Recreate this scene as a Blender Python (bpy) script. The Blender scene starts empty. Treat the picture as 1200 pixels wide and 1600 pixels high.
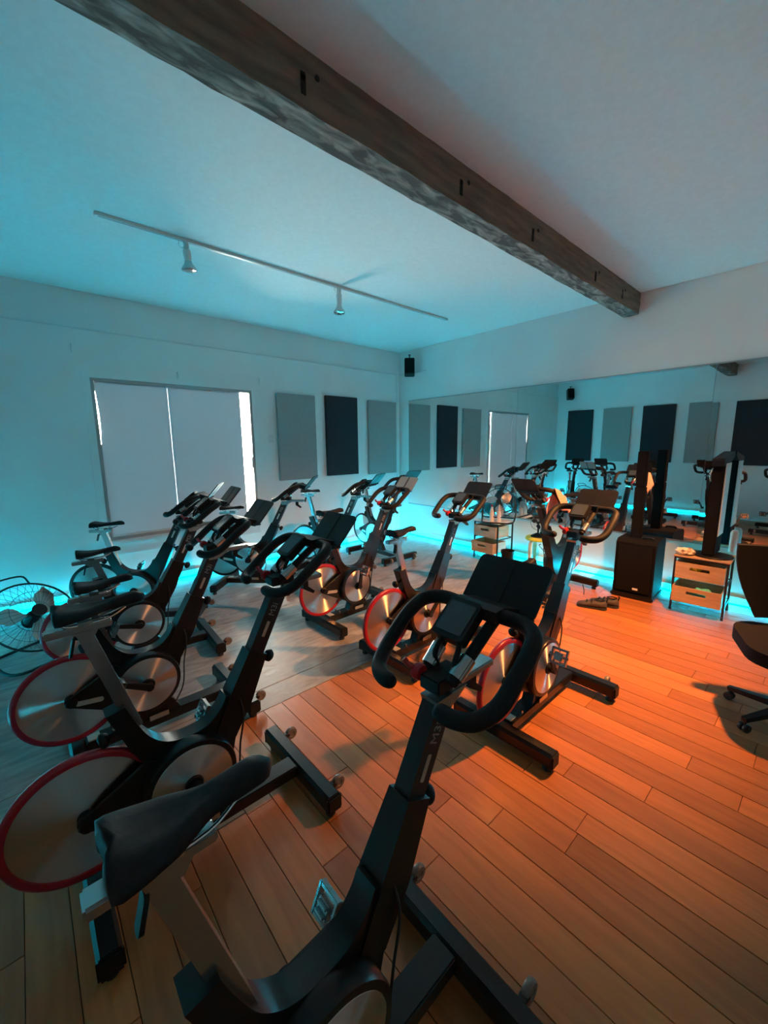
import bpy, bmesh, math, random
from mathutils import Vector, Matrix
PI = math.pi
random.seed(7)
D = bpy.data
C = bpy.context.scene.collection
SC = bpy.context.scene

# ------------------------------------------------------------------ camera
CAMH = 1.65
YAW, PIT, ROL, FPX = 0.728342, 0.1654666, 0.010788, 631.387
_f = Vector((math.sin(YAW)*math.cos(PIT), math.cos(YAW)*math.cos(PIT), -math.sin(PIT)))
_r = Vector((math.cos(YAW), -math.sin(YAW), 0))
_d = _f.cross(_r)
c_, s_ = math.cos(ROL), math.sin(ROL)
R0 = c_*_r + s_*_d
R1 = -s_*_r + c_*_d
cam_d = D.cameras.new('camera')
cam_d.sensor_fit = 'VERTICAL'
cam_d.sensor_height = 36.0
cam_d.sensor_width = 27.0
cam_d.lens = 36.0*FPX/1600.0
cam_d.clip_start = 0.02
cam = D.objects.new('camera', cam_d)
C.objects.link(cam)
m3 = Matrix((R0, -R1, -_f)).transposed()
cam.matrix_world = Matrix.Translation((0, 0, CAMH)) @ m3.to_4x4()
SC.camera = cam

# ------------------------------------------------------------------ world, colour, light
SC.view_settings.view_transform = 'Standard'
SC.view_settings.look = 'None'
SC.view_settings.gamma = 1.0
SC.view_settings.exposure = 0.12
SC.view_settings.use_curve_mapping = False
SC.cycles.use_denoising = True
SC.cycles.max_bounces = 10
SC.cycles.diffuse_bounces = 6
SC.cycles.glossy_bounces = 5
SC.cycles.transparent_max_bounces = 12
SC.cycles.sample_clamp_indirect = 40.0
SC.cycles.caustics_reflective = True
SC.cycles.caustics_refractive = False
SC.cycles.blur_glossy = 0.6

XL, XM, YB, YF, ZC = -0.92, 5.262, 5.449, -3.4, 3.25

world = D.worlds.new('world')
SC.world = world
world.use_nodes = True
wn = world.node_tree.nodes
wn['Background'].inputs[0].default_value = (1.0, 0.94, 0.84, 1)
wn['Background'].inputs[1].default_value = 115.0      # bright hazy daylight outside
# portal over the open strip of the window (guides sampling of the daylight only)
pl = D.lights.new('window_portal', 'AREA')
pl.shape = 'RECTANGLE'
pl.size = 0.14
pl.size_y = 1.76
pl.cycles.is_portal = True
po = D.objects.new('window_portal', pl)
C.objects.link(po)
po.location = (2.35, YB+0.04, 1.49)
po.rotation_euler = (-PI/2, 0, 0)

LED_COL = (0.0, 0.70, 1.0)
LED_STR = 138.0
WARM_COL = (1.0, 0.36, 0.10)
WARM_W = 1300.0
WARM_POS = (3.5, 0.1, 2.93)

# ------------------------------------------------------------------ materials
def mat(name, col=(.5, .5, .5), rough=.5, metal=0.0, spec=.5):
    m = D.materials.new(name)
    m.use_nodes = True
    b = m.node_tree.nodes['Principled BSDF']
    b.inputs['Base Color'].default_value = (*col, 1)
    b.inputs['Roughness'].default_value = rough
    b.inputs['Metallic'].default_value = metal
    b.inputs['Specular IOR Level'].default_value = spec
    return m
def N(m, t, **k):
    n = m.node_tree.nodes.new(t)
    for a, v in k.items():
        setattr(n, a, v)
    return n
def L(m, a, b):
    m.node_tree.links.new(a, b)
def P(m):
    return m.node_tree.nodes['Principled BSDF']
def noisy(m, c1, c2, scale=(1, 1, 1), nscale=5., detail=4., lo=.35, hi=.65, bump=0., coord='Object', rough=None, dist=0.):
    tc = N(m, 'ShaderNodeTexCoord'); mp = N(m, 'ShaderNodeMapping')
    mp.inputs['Scale'].default_value = scale
    nz = N(m, 'ShaderNodeTexNoise')
    nz.inputs['Scale'].default_value = nscale; nz.inputs['Detail'].default_value = detail
    nz.inputs['Distortion'].default_value = dist
    cr = N(m, 'ShaderNodeValToRGB')
    cr.color_ramp.elements[0].position = lo; cr.color_ramp.elements[0].color = (*c1, 1)
    cr.color_ramp.elements[1].position = hi; cr.color_ramp.elements[1].color = (*c2, 1)
    L(m, tc.outputs[coord], mp.inputs['Vector']); L(m, mp.outputs[0], nz.inputs['Vector'])
    L(m, nz.outputs['Fac'], cr.inputs['Fac']); L(m, cr.outputs['Color'], P(m).inputs['Base Color'])
    if bump:
        bp = N(m, 'ShaderNodeBump'); bp.inputs['Strength'].default_value = bump; bp.inputs['Distance'].default_value = .01
        L(m, nz.outputs['Fac'], bp.inputs['Height']); L(m, bp.outputs[0], P(m).inputs['Normal'])
    if rough:
        mr = N(m, 'ShaderNodeMapRange')
        mr.inputs['To Min'].default_value = rough[0]; mr.inputs['To Max'].default_value = rough[1]
        L(m, nz.outputs['Fac'], mr.inputs['Value']); L(m, mr.outputs[0], P(m).inputs['Roughness'])
    return nz, cr, mp

M = {}
M['wall'] = mat('wall_paint', (.72, .72, .70), .55); noisy(M['wall'], (.77, .77, .755), (.82, .82, .80), nscale=1.4, bump=.03)
M['ceil'] = mat('ceiling_paint', (.70, .70, .69), .7); noisy(M['ceil'], (.68, .68, .67), (.72, .72, .71), nscale=30, bump=.05)
M['trim'] = mat('trim_paint', (.68, .69, .68), .35)
M['black'] = mat('black_powder_coat', (.007, .007, .0075), .30, 0, .38)
M['blackm'] = mat('black_plastic', (.006, .006, .0065), .5, 0, .28)
M['dgrey'] = mat('dark_grey_paint', (.016, .0165, .018), .38, 0, .4)
M['foam'] = mat('black_foam', (.012, .012, .013), .6, 0, .22); noisy(M['foam'], (.007, .007, .0075), (.012, .012, .013), nscale=120, bump=.05)
M['screen'] = mat('display_face', (.05, .065, .075), .25)
M['rubber'] = mat('rubber', (.02, .02, .02), .7)
M['wheel'] = mat('caster_rubber', (.16, .14, .12), .35)
M['silver'] = mat('satin_aluminium', (.50, .50, .50), .24, .95)
M['chrome'] = mat('chrome', (.75, .75, .75), .12, 1.)
M['red'] = mat('red_paint', (.36, .010, .022), .28)
M['darkred'] = mat('dark_red_plastic', (.42, .012, .02), .35)
M['saddle'] = mat('saddle_cover', (.016, .017, .019), .55, 0, .2); noisy(M['saddle'], (.009, .009, .010), (.014, .014, .016), nscale=60, bump=.08)
def disc_mat():
    m = mat('turned_aluminium', (.74, .73, .72), .38, 1.)
    t = N(m, 'ShaderNodeTangent', direction_type='RADIAL', axis='Y')
    P(m).inputs['Anisotropic'].default_value = 1.; P(m).inputs['Anisotropic Rotation'].default_value = .25
    L(m, t.outputs[0], P(m).inputs['Tangent'])
    tc = N(m, 'ShaderNodeTexCoord')
    return m
M['disc'] = disc_mat()
def plank_mat():
    m = mat('oiled_wood_plank', (.5, .3, .15), .3)
    nt = m.node_tree
    tc = N(m, 'ShaderNodeTexCoord'); oi = N(m, 'ShaderNodeObjectInfo')
    mp = N(m, 'ShaderNodeMapping'); mp.inputs['Scale'].default_value = (14, 1.2, 1)
    cx = N(m, 'ShaderNodeCombineXYZ'); mu = N(m, 'ShaderNodeMath', operation='MULTIPLY'); mu.inputs[1].default_value = 37.
    L(m, oi.outputs['Random'], mu.inputs[0]); L(m, mu.outputs[0], cx.inputs[0]); L(m, mu.outputs[0], cx.inputs[1])
    L(m, cx.outputs[0], mp.inputs['Location']); L(m, tc.outputs['Object'], mp.inputs['Vector'])
    nz = N(m, 'ShaderNodeTexNoise'); nz.inputs['Scale'].default_value = 2.2; nz.inputs['Detail'].default_value = 5; nz.inputs['Distortion'].default_value = .6
    L(m, mp.outputs[0], nz.inputs['Vector'])
    cr = N(m, 'ShaderNodeValToRGB')
    cr.color_ramp.elements[0].position = .3; cr.color_ramp.elements[0].color = (.36, .125, .034, 1)
    cr.color_ramp.elements[1].position = .72; cr.color_ramp.elements[1].color = (.50, .18, .052, 1)
    L(m, nz.outputs['Fac'], cr.inputs['Fac'])
    hs = N(m, 'ShaderNodeHueSaturation')
    mr = N(m, 'ShaderNodeMapRange'); mr.inputs['To Min'].default_value = .68; mr.inputs['To Max'].default_value = 1.14
    L(m, oi.outputs['Random'], mr.inputs['Value']); L(m, mr.outputs[0], hs.inputs['Value'])
    L(m, cr.outputs['Color'], hs.inputs['Color']); L(m, hs.outputs['Color'], P(m).inputs['Base Color'])
    n2 = N(m, 'ShaderNodeTexNoise'); n2.inputs['Scale'].default_value = 7; n2.inputs['Detail'].default_value = 3
    L(m, tc.outputs['Object'], n2.inputs['Vector'])
    m2 = N(m, 'ShaderNodeMapRange'); m2.inputs['To Min'].default_value = .28; m2.inputs['To Max'].default_value = .50
    L(m, n2.outputs['Fac'], m2.inputs['Value']); L(m, m2.outputs[0], P(m).inputs['Roughness'])
    bp = N(m, 'ShaderNodeBump'); bp.inputs['Strength'].default_value = .05; bp.inputs['Distance'].default_value = .004
    L(m, nz.outputs['Fac'], bp.inputs['Height']); L(m, bp.outputs[0], P(m).inputs['Normal'])
    return m
M['plank'] = plank_mat()
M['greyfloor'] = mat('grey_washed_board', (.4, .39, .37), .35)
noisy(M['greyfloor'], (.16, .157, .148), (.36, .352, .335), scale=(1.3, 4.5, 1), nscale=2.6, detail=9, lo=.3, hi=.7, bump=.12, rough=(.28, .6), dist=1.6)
M['subfloor'] = mat('dark_joint', (.06, .035, .02), .8)
M['beam'] = mat('rough_timber', (.1, .07, .05), .8)
noisy(M['beam'], (.13, .085, .06), (.31, .21, .145), scale=(1.2, 9, 9), nscale=2.5, detail=8, lo=.3, hi=.75, bump=.6)
M['beamgrey'] = mat('weathered_timber_face', (.1, .1, .1), .85)
noisy(M['beamgrey'], (.08, .07, .062), (.38, .34, .30), scale=(1.6, 5, 5), nscale=4, detail=9, lo=.42, hi=.72, bump=.8, dist=.8)
M['hole'] = mat('bolt_hole', (.012, .009, .007), .9)
M['pgrey'] = mat('grey_felt_panel', (.215, .215, .205), .95); noisy(M['pgrey'], (.31, .31, .30), (.35, .35, .34), nscale=90, bump=.1)
M['pblack'] = mat('charcoal_felt_panel', (.022, .024, .030), .95); noisy(M['pblack'], (.019, .021, .027), (.027, .029, .036), nscale=90, bump=.1)
M['crate'] = mat('pale_plywood', (.62, .46, .31), .5); noisy(M['crate'], (.42, .27, .15), (.52, .35, .21), scale=(1, 1, 9), nscale=4, detail=5)
M['stoolw'] = mat('bent_birch', (.66, .50, .33), .4); noisy(M['stoolw'], (.60, .45, .28), (.72, .56, .38), scale=(1, 1, 7), nscale=5)
M['yellow'] = mat('yellow_seat', (.75, .68, .05), .4)
M['white'] = mat('white_plastic', (.75, .75, .73), .4)
M['towel'] = mat('cream_towel', (.70, .58, .45), .9); noisy(M['towel'], (.25, .18, .13), (.75, .62, .5), nscale=14, lo=.36, hi=.46, bump=.4)
M['pink'] = mat('pink_towel', (.80, .34, .28), .9); noisy(M['pink'], (.52, .25, .22), (.60, .32, .28), nscale=40, bump=.3)
M['steel'] = mat('galvanised_blade', (.55, .53, .50), .35, .8)
M['wire'] = mat('fan_wire', (.02, .022, .024), .4, .3)
M['shoe'] = mat('brown_mesh_shoe', (.055, .045, .038), .7)
M['grille'] = mat('speaker_grille', (.006, .006, .0065), .8, 0, .12)
M['chair'] = mat('chair_fabric', (.006, .006, .007), .85, 0, .2)
M['teal'] = mat('teal_cloth', (.10, .50, .42), .7)
M['alum'] = mat('window_aluminium', (.42, .44, .45), .4, .6)
M['mirror'] = mat('mirror_silver', (.80, .84, .83), .0, 1.)
M['mback'] = mat('mirror_edge', (.4, .5, .48), .3)
M['dimlabel'] = mat('grey_print', (.28, .28, .28), .5)
M['label'] = mat('silver_label', (.6, .58, .52), .3, .5)
def emis(name, col, s):
    m = D.materials.new(name); m.use_nodes = True
    nt = m.node_tree; nt.nodes.remove(nt.nodes['Principled BSDF'])
    e = nt.nodes.new('ShaderNodeEmission'); e.inputs[0].default_value = (*col, 1); e.inputs[1].default_value = s
    nt.links.new(e.outputs[0], nt.nodes['Material Output'].inputs[0]); return m
M['led'] = emis('led_cyan', LED_COL, LED_STR)
M['led2'] = emis('led_cyan_dim', LED_COL, LED_STR*.32)
M['bulb'] = emis('lit_bulb_face', WARM_COL, 30.)
def shade_mat():
    m = D.materials.new('roller_shade_fabric'); m.use_nodes = True
    nt = m.node_tree; p = nt.nodes['Principled BSDF']
    p.inputs['Base Color'].default_value = (.50, .57, .63, 1); p.inputs['Roughness'].default_value = .8
    tr = nt.nodes.new('ShaderNodeBsdfTranslucent'); tr.inputs[0].default_value = (.50, .60, .72, 1)
    mx = nt.nodes.new('ShaderNodeMixShader'); mx.inputs[0].default_value = .003
    nt.links.new(p.outputs[0], mx.inputs[1]); nt.links.new(tr.outputs[0], mx.inputs[2])
    nt.links.new(mx.outputs[0], nt.nodes['Material Output'].inputs[0]); return m
M['shade'] = shade_mat()
def glass_mat():
    m = D.materials.new('window_glass'); m.use_nodes = True
    nt = m.node_tree; nt.nodes.remove(nt.nodes['Principled BSDF'])
    tr = nt.nodes.new('ShaderNodeBsdfTransparent'); tr.inputs[0].default_value = (.93, .96, .95, 1)
    gl = nt.nodes.new('ShaderNodeBsdfGlossy'); gl.inputs['Roughness'].default_value = .02
    fr = nt.nodes.new('ShaderNodeFresnel'); mx = nt.nodes.new('ShaderNodeMixShader')
    nt.links.new(fr.outputs[0], mx.inputs[0]); nt.links.new(tr.outputs[0], mx.inputs[1]); nt.links.new(gl.outputs[0], mx.inputs[2])
    nt.links.new(mx.outputs[0], nt.nodes['Material Output'].inputs[0]); return m
M['glass'] = glass_mat()
M['clear'] = mat('frosted_bottle', (.78, .78, .76), .35)

# ------------------------------------------------------------------ mesh helpers
def mk(): return bmesh.new()
def obj(name, bm, m, parent=None, smooth=None, bevel=0., loc=None):
    me = D.meshes.new(name)
    if bevel:
        es = [e for e in bm.edges if len(e.link_faces) == 2 and e.calc_face_angle(0) > .6]
        bmesh.ops.bevel(bm, geom=es, offset=bevel, segments=2, affect='EDGES', clamp_overlap=True)
    bmesh.ops.recalc_face_normals(bm, faces=bm.faces[:])
    bm.to_mesh(me); bm.free()
    me.materials.append(M[m] if isinstance(m, str) else m)
    if smooth is not None:
        me.shade_smooth()
        if smooth < 3.: me.set_sharp_from_angle(angle=smooth)
    o = D.objects.new(name, me); C.objects.link(o)
    if parent is not None: o.parent = parent
    if loc is not None: o.location = loc
    return o
def box(bm, x0, x1, y0, y1, z0, z1, mtx=None):
    r = bmesh.ops.create_cube(bm, size=1.)
    vs = r['verts']
    for v in vs:
        v.co = Vector((x0+(v.co.x+.5)*(x1-x0), y0+(v.co.y+.5)*(y1-y0), z0+(v.co.z+.5)*(z1-z0)))
        if mtx: v.co = mtx @ v.co
    return vs
def bar(bm, a, b, w, h, w2=None, h2=None, up=(0, 1, 0)):
    """box section from a to b; w along `up`, h across"""
    a = Vector(a); b = Vector(b); t = (b-a).normalized(); u = Vector(up); s = t.cross(u).normalized(); u = s.cross(t).normalized()
    w2 = w if w2 is None else w2; h2 = h if h2 is None else h2
    vs = []
    for p, ww, hh in ((a, w, h), (b, w2, h2)):
        for i, j in ((-1, -1), (1, -1), (1, 1), (-1, 1)):
            vs.append(bm.verts.new(p+u*(ww/2*i)+s*(hh/2*j)))
    bm.faces.new(vs[0:4]); bm.faces.new(vs[4:8])
    for i in range(4):
        bm.faces.new((vs[i], vs[(i+1) % 4], vs[4+(i+1) % 4], vs[4+i]))
def catmull(pts, n=6):
    pts = [Vector(p) for p in pts]; out = []
    q = [2*pts[0]-pts[1]]+pts+[2*pts[-1]-pts[-2]]
    for i in range(1, len(q)-2):
        for k in range(n):
            t = k/n; p0, p1, p2, p3 = q[i-1:i+3]
            out.append(.5*((2*p1)+(-p0+p2)*t+(2*p0-5*p1+4*p2-p3)*t*t+(-p0+3*p1-3*p2+p3)*t**3))
    out.append(pts[-1]); return out
def tube(bm, pts, r, seg=10, closed=False, cap=True, rr=None):
    pts = [Vector(p) for p in pts]; n = len(pts); rings = []
    prev = None
    for i, p in enumerate(pts):
        if closed: t = (pts[(i+1) % n]-pts[i-1])
        else: t = pts[min(i+1, n-1)]-pts[max(i-1, 0)]
        t.normalize()
        if prev is None:
            a = Vector((0, 0, 1)) if abs(t.z) < .9 else Vector((1, 0, 0))
            u = t.cross(a).normalized()
        else:
            u = (prev - t*prev.dot(t)).normalized()
        prev = u; v = t.cross(u)
        ra = rr[i] if rr else r
        rings.append([bm.verts.new(p+(u*math.cos(2*PI*k/seg)+v*math.sin(2*PI*k/seg))*ra) for k in range(seg)])
    m = n if closed else n-1
    for i in range(m):
        A, B = rings[i], rings[(i+1) % n]
        for k in range(seg): bm.faces.new((A[k], A[(k+1) % seg], B[(k+1) % seg], B[k]))
    if cap and not closed:
        for A, p, s in ((rings[0], pts[0], -1), (rings[-1], pts[-1], 1)):
            bm.faces.new(A)
def lathe(bm, prof, seg=24, mtx=None):
    """prof list of (r, z) around Z"""
    mtx = mtx or Matrix()
    rings = []
    for r, z in prof:
        if r < 1e-6: rings.append([bm.verts.new(mtx @ Vector((0, 0, z)))])
        else: rings.append([bm.verts.new(mtx @ Vector((r*math.cos(2*PI*k/seg), r*math.sin(2*PI*k/seg), z))) for k in range(seg)])
    for A, B in zip(rings, rings[1:]):
        for k in range(seg):
            a, b = A[k % len(A)], A[(k+1) % len(A)]; c, d = B[(k+1) % len(B)], B[k % len(B)]
            f = []
            for v in (a, b, c, d):
                if v not in f: f.append(v)
            if len(f) > 2: bm.faces.new(f)
def prism(bm, poly, y0, y1):
    """poly of (x,z) extruded along y"""
    A = [bm.verts.new((x, y0, z)) for x, z in poly]; B = [bm.verts.new((x, y1, z)) for x, z in poly]
    bm.faces.new(A); bm.faces.new(list(reversed(B)))
    n = len(poly)
    for i in range(n): bm.faces.new((A[i], B[i], B[(i+1) % n], A[(i+1) % n]))
def rrect(w, h, r, n=5):
    o = []
    for cx, cy, a0 in ((w/2-r, h/2-r, 0), (-w/2+r, h/2-r, PI/2), (-w/2+r, -h/2+r, PI), (w/2-r, -h/2+r, 1.5*PI)):
        for k in range(n+1):
            a = a0+PI/2*k/n; o.append((cx+r*math.cos(a), cy+r*math.sin(a)))
    return o
def plate(bm, w, h, r, t, mtx):
    """rounded plate in local XY thickness t in Z"""
    p = rrect(w, h, r)
    A = [bm.verts.new(mtx @ Vector((x, y, -t/2))) for x, y in p]; B = [bm.verts.new(mtx @ Vector((x, y, t/2))) for x, y in p]
    bm.faces.new(A); bm.faces.new(list(reversed(B))); n = len(p)
    for i in range(n): bm.faces.new((A[i], A[(i+1) % n], B[(i+1) % n], B[i]))
def frame_mtx(c, xdir, ydir):
    x = Vector(xdir).normalized(); y = Vector(ydir); y = (y-x*y.dot(x)).normalized(); z = x.cross(y)
    m = Matrix((x, y, z)).transposed().to_4x4(); m.translation = Vector(c); return m
AXY = Matrix.Rotation(PI/2, 4, 'X')      # Z axis -> -Y
def ymtx(x, y, z): return Matrix.Translation((x, y, z)) @ AXY

def thing(name, label, cat, loc=(0, 0, 0), rz=0., group=None):
    o = D.objects.new(name, None); C.objects.link(o); o.empty_display_size = .1
    o.location = loc; o.rotation_euler = (0, 0, rz)
    o['label'] = label; o['category'] = cat
    if group: o['group'] = group
    return o
def tag(o, label, cat, group=None):
    o['label'] = label; o['category'] = cat
    if group: o['group'] = group
    return o
def struct(name, bm, m, **k):
    o = obj(name, bm, m, **k); o['kind'] = 'structure'; return o
def copy_tree(o, parent=None):
    c = o.copy(); C.objects.link(c)
    if parent is not None: c.parent = parent
    for ch in o.children: copy_tree(ch, c)
    return c

# ------------------------------------------------------------------ room shell
WX0, WX1, WZ0, WZ1 = 0.655, 2.45, 0.60, 2.39
FZ = 2.88      # top of the furred-out lower wall
bm = mk()
T = .16
for x0, x1, z0, z1 in ((XL-T, WX0, -.1, ZC), (WX1, XM+T, -.1, ZC), (WX0, WX1, -.1, WZ0), (WX0, WX1, WZ1, ZC)):
    box(bm, x0, x1, YB, YB+T, z0, z1)
wall_back = struct('wall_back', bm, 'wall')
bm = mk()
FT = .022
for x0, x1, z0, z1 in ((XL, WX0, .0, FZ), (WX1, 5.17, .0, FZ), (WX0, WX1, .0, WZ0), (WX0, WX1, WZ1, FZ)):
    box(bm, x0, x1, YB-FT, YB, z0, z1)
f = obj('wallboard_layer', bm, 'wall', wall_back)
bm = mk(); box(bm, XL, 5.17, YB-FT-.008, YB-FT, FZ-.014, FZ); box(bm, 5.156, 5.17, YB-FT-.006, YB-FT, 0, FZ-.014); obj('edge_bead', bm, 'trim', wall_back, bevel=.003)
bm = mk(); box(bm, XM, XM+T, YF-T, YB+T, -.1, ZC); wall_right = struct('wall_right', bm, 'wall')
bm = mk(); box(bm, XM-.012, XM, 4.80, YB-.02, FZ-.02, FZ); obj('ledge', bm, 'trim', wall_right)
bm = mk(); box(bm, XL-T, XL, YF-T, YB+T, -.1, ZC); struct('wall_left', bm, 'wall')
bm = mk(); box(bm, XL-T, XM+T, YF-T, YF, -.1, ZC); struct('wall_front', bm, 'wall')
bm = mk(); box(bm, XL-T, XM+T, YF-T, YB+T, ZC, ZC+.12); struct('ceiling', bm, 'ceil')
# floor
YE = 2.24
bm = mk(); box(bm, XL-T, XM+T, YF-T, YB+T, -.12, -.014); floor = struct('floor', bm, 'subfloor')
bm = mk()
for y0, y1 in ((YE+.004, 2.462), (2.466, 3.68), (3.684, YB)):
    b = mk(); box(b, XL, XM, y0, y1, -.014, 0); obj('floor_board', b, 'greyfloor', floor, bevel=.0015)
bm.free()
PW = .1265
xs0 = 1.085-PW*16
lens = (.62, .78, .92, 1.06, 1.2, 1.35)
pm = {}
far = mk()
rows = int((XM-xs0)/PW)+1
for i in range(rows):
    x0 = xs0+i*PW; x1 = min(x0+PW, XM)
    if x1-x0 < .02: continue
    y1 = YE; first = True
    while y1 > YF+.05:
        ln = random.choice(lens)
        if first: ln *= random.choice((1., 1., .6)); first = False
        y0 = max(YF, y1-ln)
        g = .0012
        if y1 > .05 and x0 > XL-.2:
            b = mk(); w = x1-x0-2*g; l_ = y1-y0-2*g
            key = (round(w, 3), round(l_, 3))
            if key not in pm:
                vs = box(b, -w/2, w/2, -l_/2, l_/2, -.014, 0)
                o = obj('plank', b, 'plank', floor, bevel=.0012); pm[key] = o.data
            else:
                b.free(); o = D.objects.new('plank', pm[key]); C.objects.link(o); o.parent = floor
            o.location = ((x0+x1)/2, (y0+y1)/2, random.uniform(-.0006, .0004))
        else:
            box(far, x0+g, x1-g, y0+g, y1-g, -.014, 0)
        y1 = y0
o = obj('plank_field', far, 'plank', floor); o['kind'] = 'stuff'
# baseboards
bm = mk(); box(bm, XL, 5.17, YB-FT-.012, YB-FT, 0, .085); struct('baseboard_back', bm, 'trim', bevel=.002)
bm = mk(); box(bm, XM-.012, XM, YF, YB-FT-.012, 0, .085); struct('baseboard_right', bm, 'trim', bevel=.002)
bm = mk(); box(bm, XL, XL+.012, YF, YB-FT-.012, 0, .085); struct('baseboard_left', bm, 'trim', bevel=.002)

# ------------------------------------------------------------------ beam
bm = mk()
BY0, BY1, BZ = 1.65, 1.805, 3.03
nx = 60
random.seed(3)
prev = None
for i in range(nx+1):
    x = XL+(XM-XL)*i/nx
    j = lambda a: random.uniform(-a, a)
    ring = [bm.verts.new((x, BY0+j(.0025), ZC)), bm.verts.new((x, BY0+j(.003), BZ+.1+j(.003))), bm.verts.new((x, BY0+.004+j(.004), BZ+j(.004))),
            bm.verts.new((x, (BY0+BY1)/2, BZ+j(.004))), bm.verts.new((x, BY1-.003+j(.004), BZ+j(.003))), bm.verts.new((x, BY1+j(.003), BZ+.1)), bm.verts.new((x, BY1, ZC))]
    if prev:
        for k in range(6): 
            fc = bm.faces.new((prev[k], prev[k+1], ring[k+1], ring[k]))
            if k in (2, 3): fc.material_index = 1
    else: bm.faces.new(ring)
    prev = ring
bm.faces.new(prev)
beam = struct('beam', bm, 'beam'); beam.data.materials.append(M['beamgrey'])
beam.name = 'trim_1'
bm = mk()
for bx in (1.05, 2.10, 2.93, 4.05, 4.72):
    for dx in (0, .07):
        lathe(bm, [(0, 0), (.012, 0), (.012, .004), (0, .004)], 10, Matrix.Translation((bx+dx, BY0+.0, BZ+.11+.03*(dx > 0))) @ AXY)
    box(bm, bx-.01, bx+.012, BY0-.004, BY0+.002, BZ+.05, BZ+.13)
obj('bolt_holes', bm, 'hole', beam)

# ------------------------------------------------------------------ window
win = thing('window_1', '', '')
del win['label']; del win['category']; win['kind'] = 'structure'
def wbox(name, m, x0, x1, y0, y1, z0, z1, bev=.002, par=win):
    b = mk(); box(b, x0, x1, y0, y1, z0, z1); return obj(name, b, m, par, bevel=bev)
b = mk()
F = .035
for x0, x1, z0, z1 in ((WX0, WX0+F, WZ0, WZ1), (WX1-F, WX1, WZ0, WZ1), (WX0+F, WX1-F, WZ1-F, WZ1), (WX0+F, WX1-F, WZ0, WZ0+F)):
    box(b, x0, x1, YB-.02, YB+.035, z0, z1)
fr = obj('window_frame', b, 'alum', win, bevel=.002)
wbox('mullion', 'alum', 1.398, 1.428, YB+.012, YB+.035, WZ0+F, WZ1-F)
for x0, x1 in ((WX0+F, 1.398), (1.428, WX1-F)):
    b = mk(); box(b, x0, x1, YB+.022, YB+.026, WZ0+F, WZ1-F); obj('pane', b, 'glass', win)
b = mk()
box(b, WX0-.06, WX1+.02, YB-FT-.055, YB-FT, WZ0-.04, WZ0-.005); wsill = obj('window_sill', b, 'trim', win, bevel=.004)
b = mk(); box(b, WX0-.04, WX1, YB-FT-.018, YB-FT, WZ0-.17, WZ0-.04); obj('sill_apron', b, 'trim', win, bevel=.003)
b = mk(); box(b, WX0-.075, WX0, YB-FT-.008, YB-FT, WZ0-.005, WZ1+.07); box(b, WX1, WX1+.06, YB-FT-.008, YB-FT, WZ0-.005, WZ1+.07); box(b, WX0, WX1, YB-FT-.008, YB-FT, WZ1, WZ1+.07)
obj('casing', b, 'wall', win, bevel=.002)
b = mk(); box(b, WX1-F-.018, WX1-F, YB-.026, YB-.02, 1.35, 1.50); obj('window_latch', b, 'alum', win, bevel=.002)
b = mk()
for hx in (WX1-F-.55, WX1-F-.33): box(b, hx, hx+.05, YB-.018, YB-.010, WZ1-F-.014, WZ1-F+.012)
obj('shade_bracket', b, 'chrome', win, bevel=.002)
def shade(x0, x1, label, tap=0.):
    t = thing('roller_shade', label, 'window shade', ((x0+x1)/2, YB-.004, WZ0+F), 0, 'window shades')
    w = (x1-x0)/2; h = WZ1-F-WZ0-F+.003
    b = mk()
    n = 30
    A = []
    for i in range(n+1):
        z = h*i/n
        lx = -w + tap*(max(0., math.sin(PI*min(1., max(0., (z/h-.58)/.38)))) + (.3 if i == n else 0))
        bow = .004*math.sin(PI*i/n)
        A.append([b.verts.new((lx, bow, z)), b.verts.new((0, bow+.003, z)), b.verts.new((w, bow, z))])
    for p, q in zip(A, A[1:]):
        for k in range(2): b.faces.new((p[k], p[k+1], q[k+1], q[k]))
    obj('shade_cloth', b, 'shade', t, smooth=1.)
    b = mk(); box(b, -w, w, -.008, .010, .0, .022); obj('bottom_rail', b, 'trim', t, bevel=.003)
    b = mk(); tube(b, [(-w+.002, .008, h-.012), (w-.002, .008, h-.012)], .006, 12); obj('roller', b, 'alum', t, smooth=1.)
    return t
shade(WX0+F-.001, 1.405, 'left grey-blue window shade with a sliver of daylight down its left edge', .016)
shade(1.412, 2.292, 'right grey-blue window shade drawn short of the bright daylight gap', 0.)
for hx, hz, w in ((1.532, 2.50, 'above the middle of the window'), (2.566, 2.53, 'up and right of the window corner'), (.53, 2.68, 'far up and left of the window')):
    b = mk(); tube(b, catmull([(0, -.002, .02), (0, -.03, .03), (0, -.038, .0), (0, -.02, -.03)], 4), .004, 8); box(b, -.006, .006, -.003, 0, -.06, .03)
    o = obj('wall_hook', b, 'trim', None, smooth=.8, loc=(hx, YB-FT, hz)); tag(o, 'small painted hook on the back wall ' + w, 'hook')
def wallplate(loc, rz, label, cat):
    t = thing(cat.replace(' ', '_'), label, cat, loc, rz)
    b = mk(); box(b, -.037, .037, -.008, 0, -.058, .058); obj('cover_plate', b, 'trim', t, bevel=.003)
    b = mk(); box(b, -.008, .008, -.014, -.008, -.016, .016); obj('toggle', b, 'white', t, bevel=.002)
wallplate((2.70, YB-FT, 1.75), 0, 'white switch plate on the wall between window and grey panel', 'light switch')
wallplate((2.69, YB-FT, .33), 0, 'white outlet plate low on the wall right of the window', 'outlet')

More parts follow.
